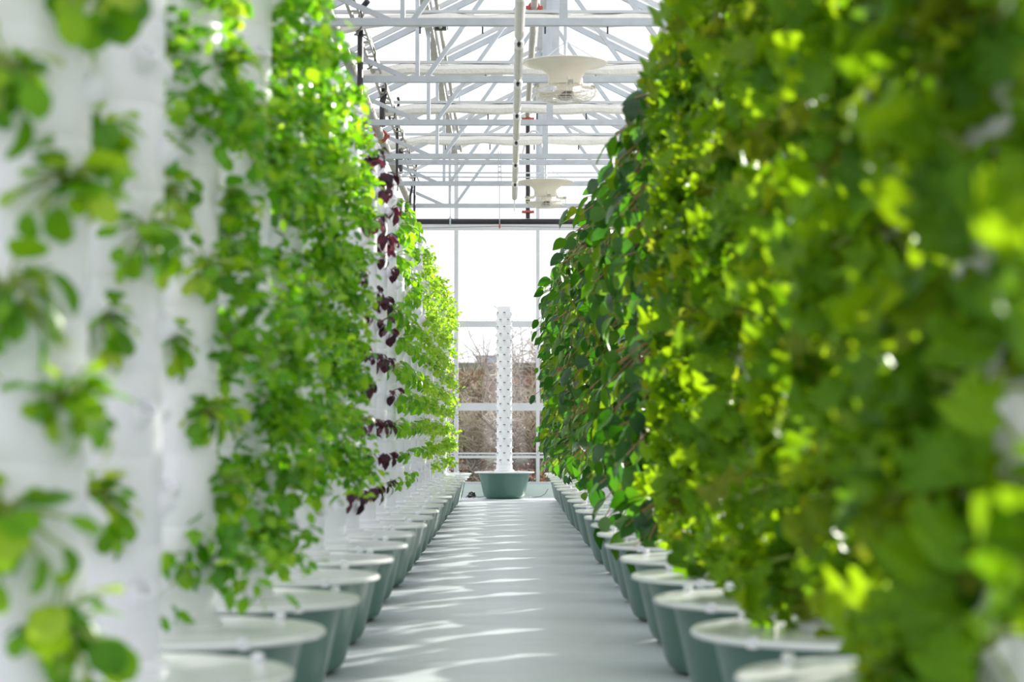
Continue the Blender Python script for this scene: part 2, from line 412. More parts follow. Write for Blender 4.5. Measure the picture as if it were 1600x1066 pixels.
pipe_thing('water_pipe', 'grey overhead pipe under the ridge turning black and down before the end wall', 'pipe', [
    ('pipe_run', MB().tube([(0.24, Y0 + .2, zR), (0.24, YE - .05, zR)], 0.032, 14), 'pipe'),
    ('black_drop', MB().tube([(0.245, YE, zR + 0.03), (0.245, YE, CAM_Z + 2.60)], 0.028, 14), 'black'),
    ('clamp', clamp((0.245, YE, zR - 0.04), 0.03, 'z'), 'red'), ('clamp', clamp((0.24, 17.95, zR), 0.032), 'red'),
    ('clamp', clamp((0.245, YE, CAM_Z + 2.68), 0.03, 'z'), 'red')], 'overhead pipes')
pipe_thing('header_pipe', 'black header pipe crossing in front of the glazed end wall', 'pipe', [
    ('pipe_run', MB().tube([(-1.40, YE, CAM_Z + 2.562), (1.6, YE, CAM_Z + 2.562)], 0.034, 14), 'black')])
pipe_thing('conduit', 'thin grey conduit with black clamps beside the left purlin', 'conduit', [
    ('conduit_run', MB().tube([(-0.59, Y0 + .2, CAM_Z + 3.55), (-0.59, 25.0, CAM_Z + 3.55)], 0.017, 10), 'rail')] +
    [('clamp', MB().box((-0.59, y - 0.12, CAM_Z + 3.545), (0.10, 0.05, 0.035)), 'black') for y in TY[:7]] +
    [('bracket', MB().bar((-0.59 + s * 0.06, y - 0.12, CAM_Z + 3.68), (-0.59 + s * 0.06, y - 0.12, CAM_Z + 3.53), 0.014, 0.014), 'steel') for y in TY[:7] for s in (-1, 1)])
zt = CAM_Z + 3.08
tray = [('tray_rail', MB().bar((-1.12 + s * 0.035, Y0 + .3, zt), (-1.12 + s * 0.035, YE, zt), 0.016, 0.05), 'rail') for s in (-1, 1)]
tray.append(('tray_cable', MB().tube([(-1.12 + 0.055 * sin(k * 0.75), -3 + 0.17 * k, zt - 0.03 + 0.05 * cos(k * 0.75)) for k in range(158)], 0.007, 5), 'black'))
tr_ = pipe_thing('cable_tray', 'narrow aluminium cable tray with wound cable above the left row', 'tray', tray)
rung_me = MB().box((0, 0, 0), (0.07, 0.03, 0.012)).mesh('rung', M['rail'])
for k in range(95): link('rung', rung_me, tr_, (-1.12, -3.6 + 0.29 * k, zt - 0.015))
for k, (y, x, z0, z1, r) in enumerate(((15.2, -1.125, 4.12, 3.42, 0.022), (18.0, -1.13, 3.95, 3.62, 0.028), (20.2, -1.12, 4.22, 3.30, 0.014),
                                       (21.6, -1.16, 4.0, 3.66, 0.026), (23.8, -1.11, 4.06, 3.42, 0.014), (23.4, -1.14, 3.74, 3.52, 0.014))):
    pts = [(x + (0.05 if k in (0, 4) else 0.0), y - 0.05, z0 + 0.03), (x + 0.01, y - 0.02, z0 - 0.01), (x - 0.01, y, z0 - 0.1), (x - 0.01, y, (z0 + z1) / 2), (x - 0.012, y, z1)]
    tag(link('drop_hose', MB().tube(pts, r, 8).mesh('drop_hose', M['black'], True)),
        f'black drop hose hanging from the cable tray, {ORD[k]} along the left row', 'hose', 'drop hoses')
# perforated strut and thin rods between the far trusses
mb = MB().box(((XL + XR) / 2, 20.55, CAM_Z + 2.80), (XR - XL - .1, 0.03, 0.05))
st = tag(link('perforated_strut', mb.mesh('perforated_strut', M['steel'])), 'perforated steel strut spanning the roof before the third truss', 'strut')
for k in range(30):
    part('hole', MB().ring((-1.5 + 0.055 * (k + 3 * (k // 3)), 20.533, CAM_Z + 2.80), 0.009, 0.003, 8, 4, 'y'), M['alu'], st)
for y, z, w in ((21.3, 2.80, 'upper'), (21.67, 2.80, 'lower')):
    tag(link('tie_rod', MB().tube([(XL + .1, y, CAM_Z + z), (0.1, y, CAM_Z + z - 0.012), (XR - .1, y, CAM_Z + z)], 0.008, 6).mesh('tie_rod', M['steel'], True)),
        f'thin steel tie rod across the roof, the {w} of a pair', 'rod', 'tie rods')
tag(link('flexible_conduit', MB().tube([(.15, 21.0, 3.76), (.165, 21.0, 3.83), (.20, 21.0, 3.955), (.228, 21.0, 4.016), (.262, 21.0, 4.037), (.30, 21.0, 4.035), (.335, 21.0, 4.00), (.35, 21.0, 3.94), (.358, 21.0, 3.86)], 0.011, 8).mesh('flexible_conduit', M['tube'], True)),
    'grey arched conduit looping beside the far fan hanger', 'conduit')
tag(link('sagging_cable', MB().tube([(.08, 20.95, 3.77), (.15, 20.95, 3.735), (.266, 20.95, 3.675), (.38, 20.95, 3.668), (.499, 20.95, 3.68), (.59, 20.95, 3.725), (.669, 20.95, 3.757), (.80, 20.95, 3.764), (1.3, 20.95, 3.77)], 0.010, 8).mesh('sagging_cable', M['tube'], True)),
    'grey cable sagging sideways above the far fan', 'cable')
t = thing('pipe_hanger', 'steel ladder strap and rod carrying the black header pipe near its middle', 'hanger', (-0.10, YE, 0), 'pipe hangers')
mb = MB()
for s in (-1, 1): mb.bar((s * 0.02, -0.02, CAM_Z + 3.02), (s * 0.014, 0, CAM_Z + 3.42), 0.009, 0.009)
part('strap', mb, M['rail'], t)
for q in range(6): part('rung', MB().box((0, -0.01, CAM_Z + 3.05 + q * 0.06), (0.036, 0.01, 0.012)), M['rail'], t)
part('rod', MB().tube([(0, -0.045, CAM_Z + 3.03), (0, -0.045, CAM_Z + 2.50)], 0.006, 6), M['steel'], t)
part('coupling', MB().box((0, -0.05, CAM_Z + 2.50), (0.018, 0.02, 0.05)), M['red'], t)
t = thing('pipe_hanger', 'steel clamp and thin rod carrying the black header pipe by the left mullion', 'hanger', (-0.70, YE, 0), 'pipe hangers')
part('clamp', MB().box((0, 0, CAM_Z + 2.98), (0.03, 0.04, 0.08)).box((0, 0, CAM_Z + 2.92), (0.02, 0.03, 0.05)), M['rail'], t)
part('rod', MB().tube([(0, -0.045, CAM_Z + 2.95), (0, -0.045, CAM_Z + 2.53)], 0.005, 6), M['steel'], t)
part('stirrup', MB().ring((0, 0, CAM_Z + 2.562), 0.04, 0.006, 20, 5, 'y').box((0, -0.045, CAM_Z + 2.56), (0.02, 0.012, 0.12)), M['steel'], t)
tag(link('guy_wire', MB().tube([(XL, 24.5, CAM_Z + 2.49), (-0.1, 24.5, CAM_Z + 2.545), (XR, 24.5, CAM_Z + 2.49)], 0.006, 5).mesh('guy_wire', M['pipe'], True)),
    'thin dark wire strung just below the black header pipe', 'wire')

# ------------------------------------------------------------------ strip lights hung along the aisle
JY = [12.9 + 1.475 * (k - 3) for k in range(0, 10)]
lz = CAM_Z + 2.55; lx = 0.073
def light_parts():
    L = 1.475
    return [('light_tube', MB().tube([(0, 0.13, 0), (0, 0.15, 0), (0, L - 0.22, 0), (0, L - 0.06, 0), (0, L - .02, 0)], [0.026, 0.031, 0.031, 0.012, .005], 14).mesh('light_tube', M['tube'], True)),
            ('end_cap', MB().tube([(0, -0.03, 0), (0, 0.0, 0), (0, 0.06, 0), (0, 0.14, 0)], [0.010, 0.030, 0.034, 0.030], 14).mesh('end_cap', M['white_plastic'], True)),
            ('socket', MB().tube([(0, -0.045, -0.022), (0, -0.01, -0.026)], 0.013, 10).mesh('socket', M['black'], True)),
            ('hanger_wire', MB().tube([(0, 0.05, 0.03), (0, 0.05, 0.62)], 0.003, 4).mesh('hanger_wire', M['steel']))]
lp = light_parts()
for k, y in enumerate(JY[:-1]):
    t = thing('strip_light', f'white tubular strip light over the aisle, {ORD[len(JY) - 2 - k]} from its far end', 'light', (lx, y, lz), 'strip lights')
    for n, me in lp: link(n, me, t)
tag(link('light_cord', MB().tube([(lx, JY[-1] - 0.08, lz), (lx, JY[-1] + 0.05, lz - 0.02), (lx - 0.004, JY[-1] + 0.06, lz - 0.12)], 0.006, 6).mesh('light_cord', M['tube'], True)),
    'short cord dangling from the far end of the strip lights', 'cord')

# ------------------------------------------------------------------ vertical fans
def make_fan(loc, label, hang):
    t = thing('ceiling_fan', label, 'fan', loc, 'vertical airflow fans')
    part('flared_duct', MB().lathe([(.300, .004), (.303, .0), (.298, -.004), (.26, -.012), (.21, -.022), (.17, -.038), (.14, -.062), (.122, -.095), (.112, -.145),
                                    (.104, -.146), (.112, -.095), (.13, -.055), (.165, -.028), (.21, -.012), (.26, -.002), (.300, .004)], 40), M['cream'], t, True)
    part('collar', MB().lathe([(0, -.14), (.112, -.142), (.112, -.150), (.066, -.155), (.062, -.205), (.0, -.206)], 28), M['cream'], t, True)
    mo = MB().lathe([(0, -.205), (.045, -.206), (.048, -.25), (.03, -.262), (0, -.263)], 16)
    for q in range(5): mo.lathe([(.05, -.212 - q * .009), (.056, -.214 - q * .009), (.05, -.216 - q * .009)], 16)
    part('motor', mo, M['pipe'], t, True)
    g = MB()
    for r, z in ((.215, -.170), (.222, -.195), (.218, -.225), (.19, -.252), (.15, -.264), (.11, -.270), (.07, -.273)): g.ring((0, 0, z), r, .0022, 40, 4)
    for q in range(24):
        a = 2 * pi * q / 24
        g.tube([(r * cos(a), r * sin(a), z) for r, z in ((.215, -.17), (.222, -.2), (.205, -.243), (.15, -.264), (.06, -.273))], .0018, 4)
    part('wire_guard', g, M['guard'], t, True)
    for q in range(5):
        a0 = 2 * pi * q / 5 + 0.5; mb = MB()
        for i in range(5):
            r = .05 + .03 * i + .02; w = .32 - 0.02 * i
            for s in (-1, 1): mb.v.append((r * cos(a0 + s * w), r * sin(a0 + s * w), -.225 + s * .014))
        n = len(mb.v); mb.v += [(x, y, z + .003) for x, y, z in mb.v]
        for i in range(4):
            k = 2 * i; mb.f += [(k, k + 1, k + 3, k + 2), (n + k + 2, n + k + 3, n + k + 1, n + k), (k, k + 2, n + k + 2, n + k), (k + 1, n + k + 1, n + k + 3, k + 3)]
        mb.f += [(0, n, n + 1, 1), (8, 9, n + 9, n + 8)]; mb.m = [0] * len(mb.f)
        part('blade', mb, M['cream'], t)
    for q in range(4):
        a = pi * q / 2 + 0.15; c, s = cos(a), sin(a)
        br = part('bracket_arm', MB().tube([(.112 * c, .112 * s, -.10), (.115 * c, .115 * s, -.14), (.13 * c, .13 * s, -.165), (.17 * c, .17 * s, -.168), (.215 * c, .215 * s, -.168)], [.01, .01, .012, .012, .010], 8), M['cream'], t, True)
        part('bolt', MB().box((.205 * c, .205 * s, -.164), (.036, .036, .022)), M['pipe'], br)
    part('hanger', MB().tube([(0, 0, -.14), (0, 0, hang)], .012, 8).box((-0.02, 0, hang - .04), (.07, .05, .13)), M['steel'], t, True)
    mb = MB()
    for q in range(3): a = 2 * pi * q / 3; mb.tube([(.28 * cos(a), .28 * sin(a), .0), (0, 0, .16)], .003, 4)
    part('stay_wire', mb, M['steel'], t)
make_fan((0.41, 14.1, CAM_Z + 2.63), 'cream trumpet-shaped vertical fan, the larger nearer one under the roof', 0.95)
make_fan((0.405, 21.2, CAM_Z + 2.675), 'cream trumpet-shaped vertical fan, the smaller one near the end wall', 0.62)

# ------------------------------------------------------------------ hydroponic towers
RIM = 0.38
tub_me = MB().lathe([(0, .004), (.18, .0), (.225, .006), (.252, .025), (.266, .055), (.324, .312), (.332, .320), (.358, .322), (.358, .3268), (.31, .3268), (.30, .30), (.24, .05), (0, .04)], 48).mesh('reservoir', M['tub'], True)
lid_me = MB().lathe([(.34, .327), (.379, .326), (.3832, .330), (.383, .337), (.378, .342), (.364, .343), (.356, .3405), (.20, .342), (.135, .348), (.0, .350)], 56).mesh('lid', M['lid'], True)
knob_me = MB().lathe([(.009, .0), (.009, .010), (.013, .011), (.014, .021), (.010, .025), (0, .026)], 14).mesh('knob', M['white_plastic'], True)
clip_me = MB().box((.006, 0, .002), (.018, .024, .022)).box((.002, 0, .014), (.012, .014, .006)).mesh('clip', M['white_plastic'])
def cup(mb, ang, r0, z0, ln, rad, n=12, tilt=R(42), depth=0.6):
    """an open planting cup leaning out of the tower, with a dark mouth"""
    ax = Vector((cos(ang) * cos(tilt), sin(ang) * cos(tilt), sin(tilt)))
    p0 = Vector((r0 * cos(ang), r0 * sin(ang), z0)); p1 = p0 + ax * ln
    mb.tube([p0, p0 + ax * ln * 0.5, p1], [rad * .8, rad * .92, rad], n, 0, False)
    mb.tube([p1, p1 - ax * ln * depth * 0.02, p1 - ax * ln * depth], [rad, rad * .82, rad * .7], n, 0, False)
    q = p1 - ax * ln * depth
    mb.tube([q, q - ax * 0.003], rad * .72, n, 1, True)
SEG = 0.183
ZB = 0.42
mb = MB().lathe([(.103, .0), (.1055, .004), (.105, .155), (.107, .168), (.107, .18), (.103, .183)], 32)
for k in range(4): cup(mb, -pi / 2 + k * pi / 2, .085, .07, .055, .028, depth=.35)
seg_me = mb.mesh('tower_segment', [M['white_plastic'], M['mouth']], True)
base_me = MB().lathe([(.125, .342), (.125, .362), (.112, .368), (.104, .372), (.1035, .43)], 32).mesh('tower_base', M['white_plastic'], True)
cap_me = MB().lathe([(.107, .0), (.110, .004), (.110, .02), (.09, .034), (.04, .042), (0, .044)], 32).mesh('tower_cap', M['white_plastic'], True)

def tower(loc, label, group, rz, aisle, nseg=11, ring=None):
    t = thing('grow_tower', label, 'tower', loc, group)
    link('reservoir', tub_me, t); l = link('lid', lid_me, t)
    tr = random.Random(int(loc[1] * 100) + (7 if loc[0] > 0 else 0))
    for a in (aisle + (R(40) if loc[0] < 0 else R(-40)) + tr.uniform(-.2, .2),):
        link('knob', knob_me, l, (.345 * cos(a), .345 * sin(a), .336))
    a = aisle + (R(-55) if loc[0] < 0 else R(55)) + tr.uniform(-.2, .2)
    c = link('clip', clip_me, l, (.372 * cos(a), .372 * sin(a), .332)); c.rotation_euler = (0, 0, a)
    link('tower_base', base_me, t)
    if ring is None:
        for k in range(nseg):
            o = link('tower_segment', seg_me, t, (0, 0, ZB + SEG * k)); o.rotation_euler = (0, 0, rz + (0 if k % 2 else pi / 4))
        link('tower_cap', cap_me, t, (0, 0, ZB + SEG * nseg))
    return t

# ------------------------------------------------------------------ leaves
def leaf_geo(mb, L, W, prof, bend, cupf, ruffle, rf, lobes, nu, nv, seed, mat=None, th=0.0):
    """a leaf growing along +X from the origin; appended to mb (optionally transformed)"""
    q = random.Random(seed); base = len(mb.v); ph = q.uniform(0, 6)
    x = z = 0.0; ang = 0.0; du = L / nu
    for i in range(nu + 1):
        u = i / nu
        w = W * 0.5 * prof(u)
        for j in range(nv + 1):
            v = -1 + 2 * j / nv; s = 1 if v >= 0 else -1
            ww = w * (1 + lobes * sin(rf * u * 6.28 + ph + s) * abs(v) ** 3)
            h = cupf * W * v * v * (0.3 + 0.7 * sin(pi * min(1, u + .1))) + ruffle * W * abs(v) ** 1.5 * sin(rf * u * 6.28 * 1.3 + ph * 2 + s * 1.7)
            p = Vector((x - h * sin(ang) * -1 * 0 + -sin(ang) * h * -1 * 0 + h * sin(ang), v * ww, z + h * cos(ang)))
            mb.v.append(tuple(mat @ p) if mat is not None else tuple(p))
        ang += bend / nu
        x += du * cos(ang); z -= du * sin(ang)
    for i in range(nu):
        for j in range(nv):
            a = base + i * (nv + 1) + j
            mb.f.append((a, a + nv + 1, a + nv + 2, a + 1)); mb.m.append(0)
P_OVATE = lambda u: max(0.02, (sin(pi * min(1, u ** 0.72)) ** 0.8)) if 0 < u < 1 else 0.02
P_ROUND = lambda u: max(0.05, math.sqrt(max(0, 1 - (2 * u - 1) ** 2)))
P_FRILL = lambda u: 0.14 + 0.95 * (u ** 0.7) * (1 if u < 0.85 else math.sqrt(max(0.12, 1 - ((u - .85) / .155) ** 2)))
P_SMALL = lambda u: max(0.03, sin(pi * min(1, u ** 0.85)))

def leaf_set(name, n, Ls, Ws, prof, bends, cupf, ruffle, rf, lobes, nu, nv, mat):
    out = []
    for k in range(n):
        q = random.Random(hash(name) % 1 + 31 * k + len(name)); mb = MB()
        leaf_geo(mb, q.uniform(*Ls), q.uniform(*Ws), prof, q.uniform(*bends), q.uniform(*cupf), ruffle, rf, lobes, nu, nv, k * 13 + len(name))
        out.append(mb.mesh(name, mat, True) if True else None)
    for me in out:
        me.polygons.foreach_set('use_smooth', [True] * len(me.polygons))
        if 'sharp_edge' in me.attributes: me.attributes.remove(me.attributes['sharp_edge'])
    return out

LEAF = dict(
    lettuce=leaf_set('lettuce_leaf', 7, (.12, .18), (.10, .15), P_FRILL, (0.6, 1.7), (-.05, .10), .17, 2.5, .20, 14, 8, LM['lettuce']),
    dark=leaf_set('dark_green_leaf', 5, (.09, .13), (.080, .108), P_OVATE, (0.2, 0.9), (-.08, .12), .02, 1.2, .03, 6, 4, LM['dark']),
    round=leaf_set('rounded_leaf', 5, (.05, .085), (.045, .075), P_ROUND, (0.2, 1.1), (.0, .18), .03, 1.2, .05, 6, 4, LM['round']),
    purple=leaf_set('purple_leaf', 4, (.05, .075), (.032, .048), P_OVATE, (0.5, 1.4), (.0, .2), .05, 1.5, .04, 5, 4, LM['purple']),
    basil=leaf_set('basil_leaf', 4, (.055, .08), (.042, .06), P_OVATE, (0.6, 1.5), (-.2, .15), .03, 1.2, .03, 5, 4, LM['basil']),
)

def direction(phi, el): return Vector((cos(el) * cos(phi), cos(el) * sin(phi), sin(el)))
def frame(p, d, roll, pitch):
    """leaf frame at p pointing along d, upper side up, pitched further down"""
    d = d.normalized(); up = Vector((0, 0, 1))
    if abs(d.z) > .97: up = Vector((1, 0, 0))
    y = up.cross(d).normalized(); z = d.cross(y)
    m = Matrix((d, y, z)).transposed().to_4x4()
    return Matrix.Translation(p) @ m @ Matrix.Rotation(pitch, 4, 'Y') @ Matrix.Rotation(roll, 4, 'X')

# each variant: (stem mesh, [(leaf mesh, matrix)...])  in a frame with +X away from the tower
def rosette(kind, seed, n, phis, els, pet, sag, pitch, scale, stem_mat, stem_r=.0028, roll=.5):
    q = random.Random(seed); mb = MB(); leaves = []
    mb.tube([(-.05, 0, -.045), (-.015, 0, -.01), (.0, 0, .004)], [.012, .014, .01], 6)
    for k in range(n):
        phi = phis * (2 * ((k * 0.618 + q.random() * .25) % 1) - 1); el = q.uniform(*els); L = q.uniform(*pet)
        d = direction(phi, el)
        p1 = d * L * .5 + Vector((0, 0, -sag * L * .12)); p2 = d * L + Vector((0, 0, -sag * L * .5))
        mb.tube([(0, 0, 0), p1, p2], [stem_r * 1.2, stem_r, stem_r * .8], 4, 0, False)
        dd = (p2 - p1).normalized()
        sc = q.uniform(*scale)
        leaves.append((q.choice(LEAF[kind]), frame(p2, dd, q.uniform(-roll, roll), q.uniform(*pitch)) @ Matrix.Diagonal((sc, sc, sc, 1))))
    return mb.mesh(kind + '_stems', stem_mat, True), leaves

def bush(name, seed, n, rx, leafL, mat, stem_mat, droop=0.5, nu=4, nv=2):
    """dense fine-leaved plant: all leaves as one foliage mesh"""
    q = random.Random(seed); mb = MB(); st = MB(); tint = []
    st.tube([(-.05, 0, -.045), (-.015, 0, -.01), (.0, 0, .004)], [.012, .014, .01], 6)
    stems = []
    for k in range(7):
        phi = q.uniform(-1.7, 1.7); el = q.uniform(-.5, 1.1); L = rx * q.uniform(.7, 1.15); d = direction(phi, el)
        pts = [d * L * t + Vector((0, 0, -droop * L * t * t * .7)) for t in (0, .35, .7, 1)]
        st.tube(pts, [.003, .0025, .002, .001], 4, 0, False); stems.append(pts)
    for k in range(n):
        s = q.choice(stems); t = q.uniform(.15, 1) * 2.999; i = int(t); p = s[i].lerp(s[i + 1], t - i)
        p = p + Vector((q.gauss(0, .022), q.gauss(0, .026), q.gauss(0, .024)))
        d = direction(q.uniform(-2.2, 2.2), q.uniform(-.9, .8)); L = leafL * q.uniform(.6, 1.25); b = len(mb.v)
        leaf_geo(mb, L, L * q.uniform(.6, .85), P_SMALL, q.uniform(.2, 1.2), q.uniform(-.1, .2), .04, 1.3, .06, nu, nv, k, frame(p, d, q.uniform(-.7, .7), q.uniform(-.3, .6)))
        tint += [q.random()] * (len(mb.v) - b)
    mb.t = tint
    me = mb.mesh(name + '_foliage', mat); me.polygons.foreach_set('use_smooth', [True] * len(me.polygons))
    return st.mesh(name + '_stems', stem_mat, True), me

KIND = {
    'lettuce': [rosette('lettuce', 100 + k, 20, 1.85, (-.7, 1.0), (.02, .12), .5, (-.1, .55), (.55, .92), M['stem'], .004, .95) for k in range(6)],
    'dark': [rosette('dark', 200 + k, 18, 1.7, (-.6, .9), (.05, .26), 1.0, (-.2, .8), (.75, 1.15), M['redstem'], .003, 1.0) for k in range(5)],
    'sprawl': [rosette('dark', 250 + k, 20, 1.45, (-.55, .8), (.06, .38), 0.9, (-.2, .8), (.75, 1.15), M['redstem'], .003, 1.0) for k in range(5)],
    'round': [rosette('round', 300 + k, 30, 1.95, (-1.1, 1.25), (.006, .075), .5, (-.2, .8), (.4, .85), M['stem']) for k in range(6)],
    'purple': [rosette('purple', 400 + k, 8, 1.7, (-.5, .9), (.015, .06), .5, (.1, 1.0), (.75, 1.1), M['purplestem'], .0025) for k in range(4)],
    'basil': [rosette('basil', 500 + k, 11, 1.8, (-.6, .9), (.02, .10), .5, (.0, 1.0), (.8, 1.15), M['stem'], .0028) for k in range(5)],
    'herb': [bush('herb', 600 + k, 115, .165, .045, LM['herb'], M['stem']) for k in range(6)],
    'pale': [bush('pale', 700 + k, 60, .12, .040, LM['pale'], M['stem']) for k in range(4)],
}
NAMES = {'lettuce': ('frilly_lettuce', 'frilly green lettuce', 'lettuce'), 'dark': ('dark_leaf_plant', 'dark green leafy plant', 'plant'),
         'sprawl': ('sprawling_plant', 'sprawling dark leafy plant', 'plant'), 'round': ('round_leaf_plant', 'round-leaved light green plant', 'plant'),
         'purple': ('purple_basil', 'dark purple basil', 'basil'), 'basil': ('green_basil', 'bright green basil', 'basil'),
         'herb': ('herb_plant', 'dense small-leaved green herb', 'herb'), 'pale': ('pale_herb', 'pale yellow-green fine herb', 'herb')}
PC = random.Random(5)
LEAFNAME = {'lettuce': 'leaf', 'dark': 'leaf', 'sprawl': 'leaf', 'round': 'leaf', 'purple': 'leaf', 'basil': 'leaf'}
def plant(kind, tx, ty, ang, k, row, tno, side, scale=1.0):
    name, desc, cat = NAMES[kind]
    v = PC.choice(KIND[kind])
    r = .085 + .055 * cos(R(42)); z = ZB + SEG * k + .07 + .055 * sin(R(42))
    m = Matrix.Translation((tx + r * cos(ang), ty + r * sin(ang), z)) @ Matrix.Rotation(ang + PC.uniform(-.2, .2), 4, 'Z')
    if PC.random() < .5: m = m @ Matrix.Diagonal((1, -1, 1, 1))
    s = scale * PC.uniform(.88, 1.14); m = m @ Matrix.Diagonal((s, s, s, 1))
    o = link(name, None, None, None, m); o.empty_display_size = 0.03
    link('stems', v[0], o)
    tag(o, f'{desc}, {ORD[k]} port up, {side} side, {ORD[tno]} tower of {row} row', cat, f'{desc} plants in the {row} row')
    if isinstance(v[1], list):
        for me, lm in v[1]: link('leaf', me, o, None, lm)
    else:
        f = link('foliage', v[1], o); f['kind'] = 'stuff'

PITCH, YF = 0.97, 4.10
def sides(k, j):
    """port direction (world angle) and a word for it: j counts ports of level k"""
    a = -pi / 2 + j * pi / 2 + (0 if k % 2 else pi / 4)
    return a
def side_word(a, row):
    ax = cos(a) if row == 'left' else -cos(a); ay = sin(a)
    if ax > .9: return 'aisle'
    if ax < -.9: return 'wall'
    if ay < -.9: return 'camera'
    if ay > .9: return 'far'
    return ('aisle-' if ax > 0 else 'wall-') + ('camera' if ay < 0 else 'far')

LEFT_X = {-1: -.822, 0: -.828, 1: -.845}
LEFT_Y = {-1: 3.39, 0: 4.16}
def left_kind(i):
    if i <= 0: return 'round'
    if i <= 5: return 'herb'
    if i <= 8: return 'purple'
    if i <= 12: return 'basil'
    return 'pale'
def right_kind(i):
    if i <= 4: return 'lettuce'
    if i <= 9: return 'dark'
    return 'sprawl'

lrn = random.Random(3)
for i in range(-1, 22):
    x = LEFT_X.get(i, -.832 + lrn.uniform(-.012, .012)); y = LEFT_Y.get(i, YF + PITCH * i); no = i + 1
    tower((x, y, 0), f'white grow tower on green tub, {ORD[no]} from the camera in the left row', 'grow towers of the left row', 0, 0.0)
    kd = left_kind(i)
    for k in range(11):
        for j in range(4):
            a = sides(k, j); w = side_word(a, 'left'); ax = cos(a); ay = sin(a)
            kk = kd; sc = 1.0
            if kd == 'round':
                if i == -1 and not (w in ('camera', 'aisle-camera')): continue
                if i == 0 and not (w == 'camera' or (w == 'wall-camera' and k in (6, 8)) or (w == 'aisle-camera' and k in (4, 8, 10))): continue
                sc = 1.35 if i == -1 else 1.25
            elif kd == 'herb':
                if ax < -.5 or (k == 10 and i > 2): continue
                if i == 1:
                    if lrn.random() < (.35 if k < 4 else .04): continue
                    if lrn.random() < .5: kk = 'round'; sc = 1.0
                elif lrn.random() < .09: continue
                if kk == 'herb': sc = 1.08 if i < 5 else .85
                if k == 0 and i >= 3 and lrn.random() < .6: continue
            elif kd == 'purple':
                if ax < .3: continue
                if lrn.random() < .18: continue
                if i == 6 and k > 2 and lrn.random() < .3: kk = 'basil'; sc = .7
                else: sc = 1.25 if k >= 8 else .95
            elif kd == 'basil':
                if ax < .3 or lrn.random() < .12: continue
                sc = (.7 if k <= 1 else 1.05 if k > 2 else .85) * (1.12 if i <= 9 else .95)
                if k == 0 and lrn.random() < .3: continue
            else:
                if ax < .3 or lrn.random() < .12: continue
                if k == 0 and lrn.random() < .5: continue
            plant(kk, x, y, a, k, 'left', no, w, sc)
rrn = random.Random(4)
for i in range(-2, 22):
    x = .825 + rrn.uniform(-.012, .012) + {0: .022, 1: .014}.get(i, 0); y = YF + PITCH * i; no = i + 2
    tower((x, y, 0), f'white grow tower on green tub, {ORD[no]} from the camera in the right row', 'grow towers of the right row', 0, pi)
    kd = right_kind(i)
    for k in range(11):
        for j in range(4):
            a = sides(k, j); w = side_word(a, 'right'); ax = -cos(a); ay = sin(a)
            if kd == 'lettuce':
                if ax < -.9 or ay > .9: continue
                if ax < -.5 and (ay > 0 or rrn.random() < .5): continue
                if ay > .5 and rrn.random() < .4: continue
                sc = 1.08
            elif kd == 'dark':
                if ax < -.5 or rrn.random() < .06 or (k == 0 and i > 5 and rrn.random() < .6): continue
                sc = 1.0
            else:
                if ax < -.3 or (ay > .9) or k == 0 or rrn.random() < .06: continue
                sc = (.85 if k == 1 else 1.0) * (1 if i < 19 else .85)
            plant(kd, x, y, a, k, 'right', no, w, sc)

# the bare nursery tower standing at the end of the aisle
t = tower((-0.045, 25.38, 0), 'bare white nursery tower with many empty ports in a green tub', 'x', 0, -pi / 2 - .2, ring=1)
del t['group']
RH = 0.0892
mb = MB().lathe([(.095, .0), (.0968, .003), (.0968, RH - .004), (.095, RH)], 30)
for k in range(6): cup(mb, -pi / 2 + R(30) + k * pi / 3, .082, .034, .038, .0185, 10, R(48), .9)
for k in range(6):
    a = -pi / 2 + R(30) + k * pi / 3; c, d = cos(a), sin(a)
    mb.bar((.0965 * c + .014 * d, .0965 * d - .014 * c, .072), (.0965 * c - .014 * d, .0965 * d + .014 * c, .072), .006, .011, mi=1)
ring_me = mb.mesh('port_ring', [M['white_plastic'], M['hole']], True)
for k in range(22):
    o = link('port_ring', ring_me, t, (0, 0, .42 + RH * k)); o.rotation_euler = (0, 0, R(30) if k % 2 else 0)
link('tower_top', MB().lathe([(.0925, 0), (.0925, .06), (.088, .062), (0, .062)], 30).mesh('tower_top', M['white_plastic'], True), t, (0, 0, .42 + RH * 22))

# cable heap and wire on the floor by the end tub
t = thing('cable_heap', 'small black heap of cable and plug on the floor left of the end tub', 'cable', (-0.47, 25.55, 0))
q = random.Random(9)
part('coil', MB().tube([((.055 - .0006 * k) * cos(k * .55) + q.gauss(0, .006), (.04) * sin(k * .55) + q.gauss(0, .005), .012 + .0012 * k + q.gauss(0, .006)) for k in range(60)], .0045, 6), M['black'], t, True)
part('plug', MB().box((.035, -.02, .055), (.035, .03, .04)).box((-.02, .0, .02), (.04, .03, .03)), M['black'], t)
part('lead', MB().tube([(.05, 0, .02), (.10, 0, .012), (.16, -.02, .02), (.2, -.03, .03)], .004, 5), M['black'], t, True)
tag(link('floor_wire', MB().tube([(.28, 25.45, .02), (.34, 25.55, .012), (.42, 25.6, .02), (.48, 25.7, .05), (.52, 25.8, .11)], .004, 5).mesh('floor_wire', M['black'], True)),
    'thin black wire trailing along the floor right of the end tub', 'wire')

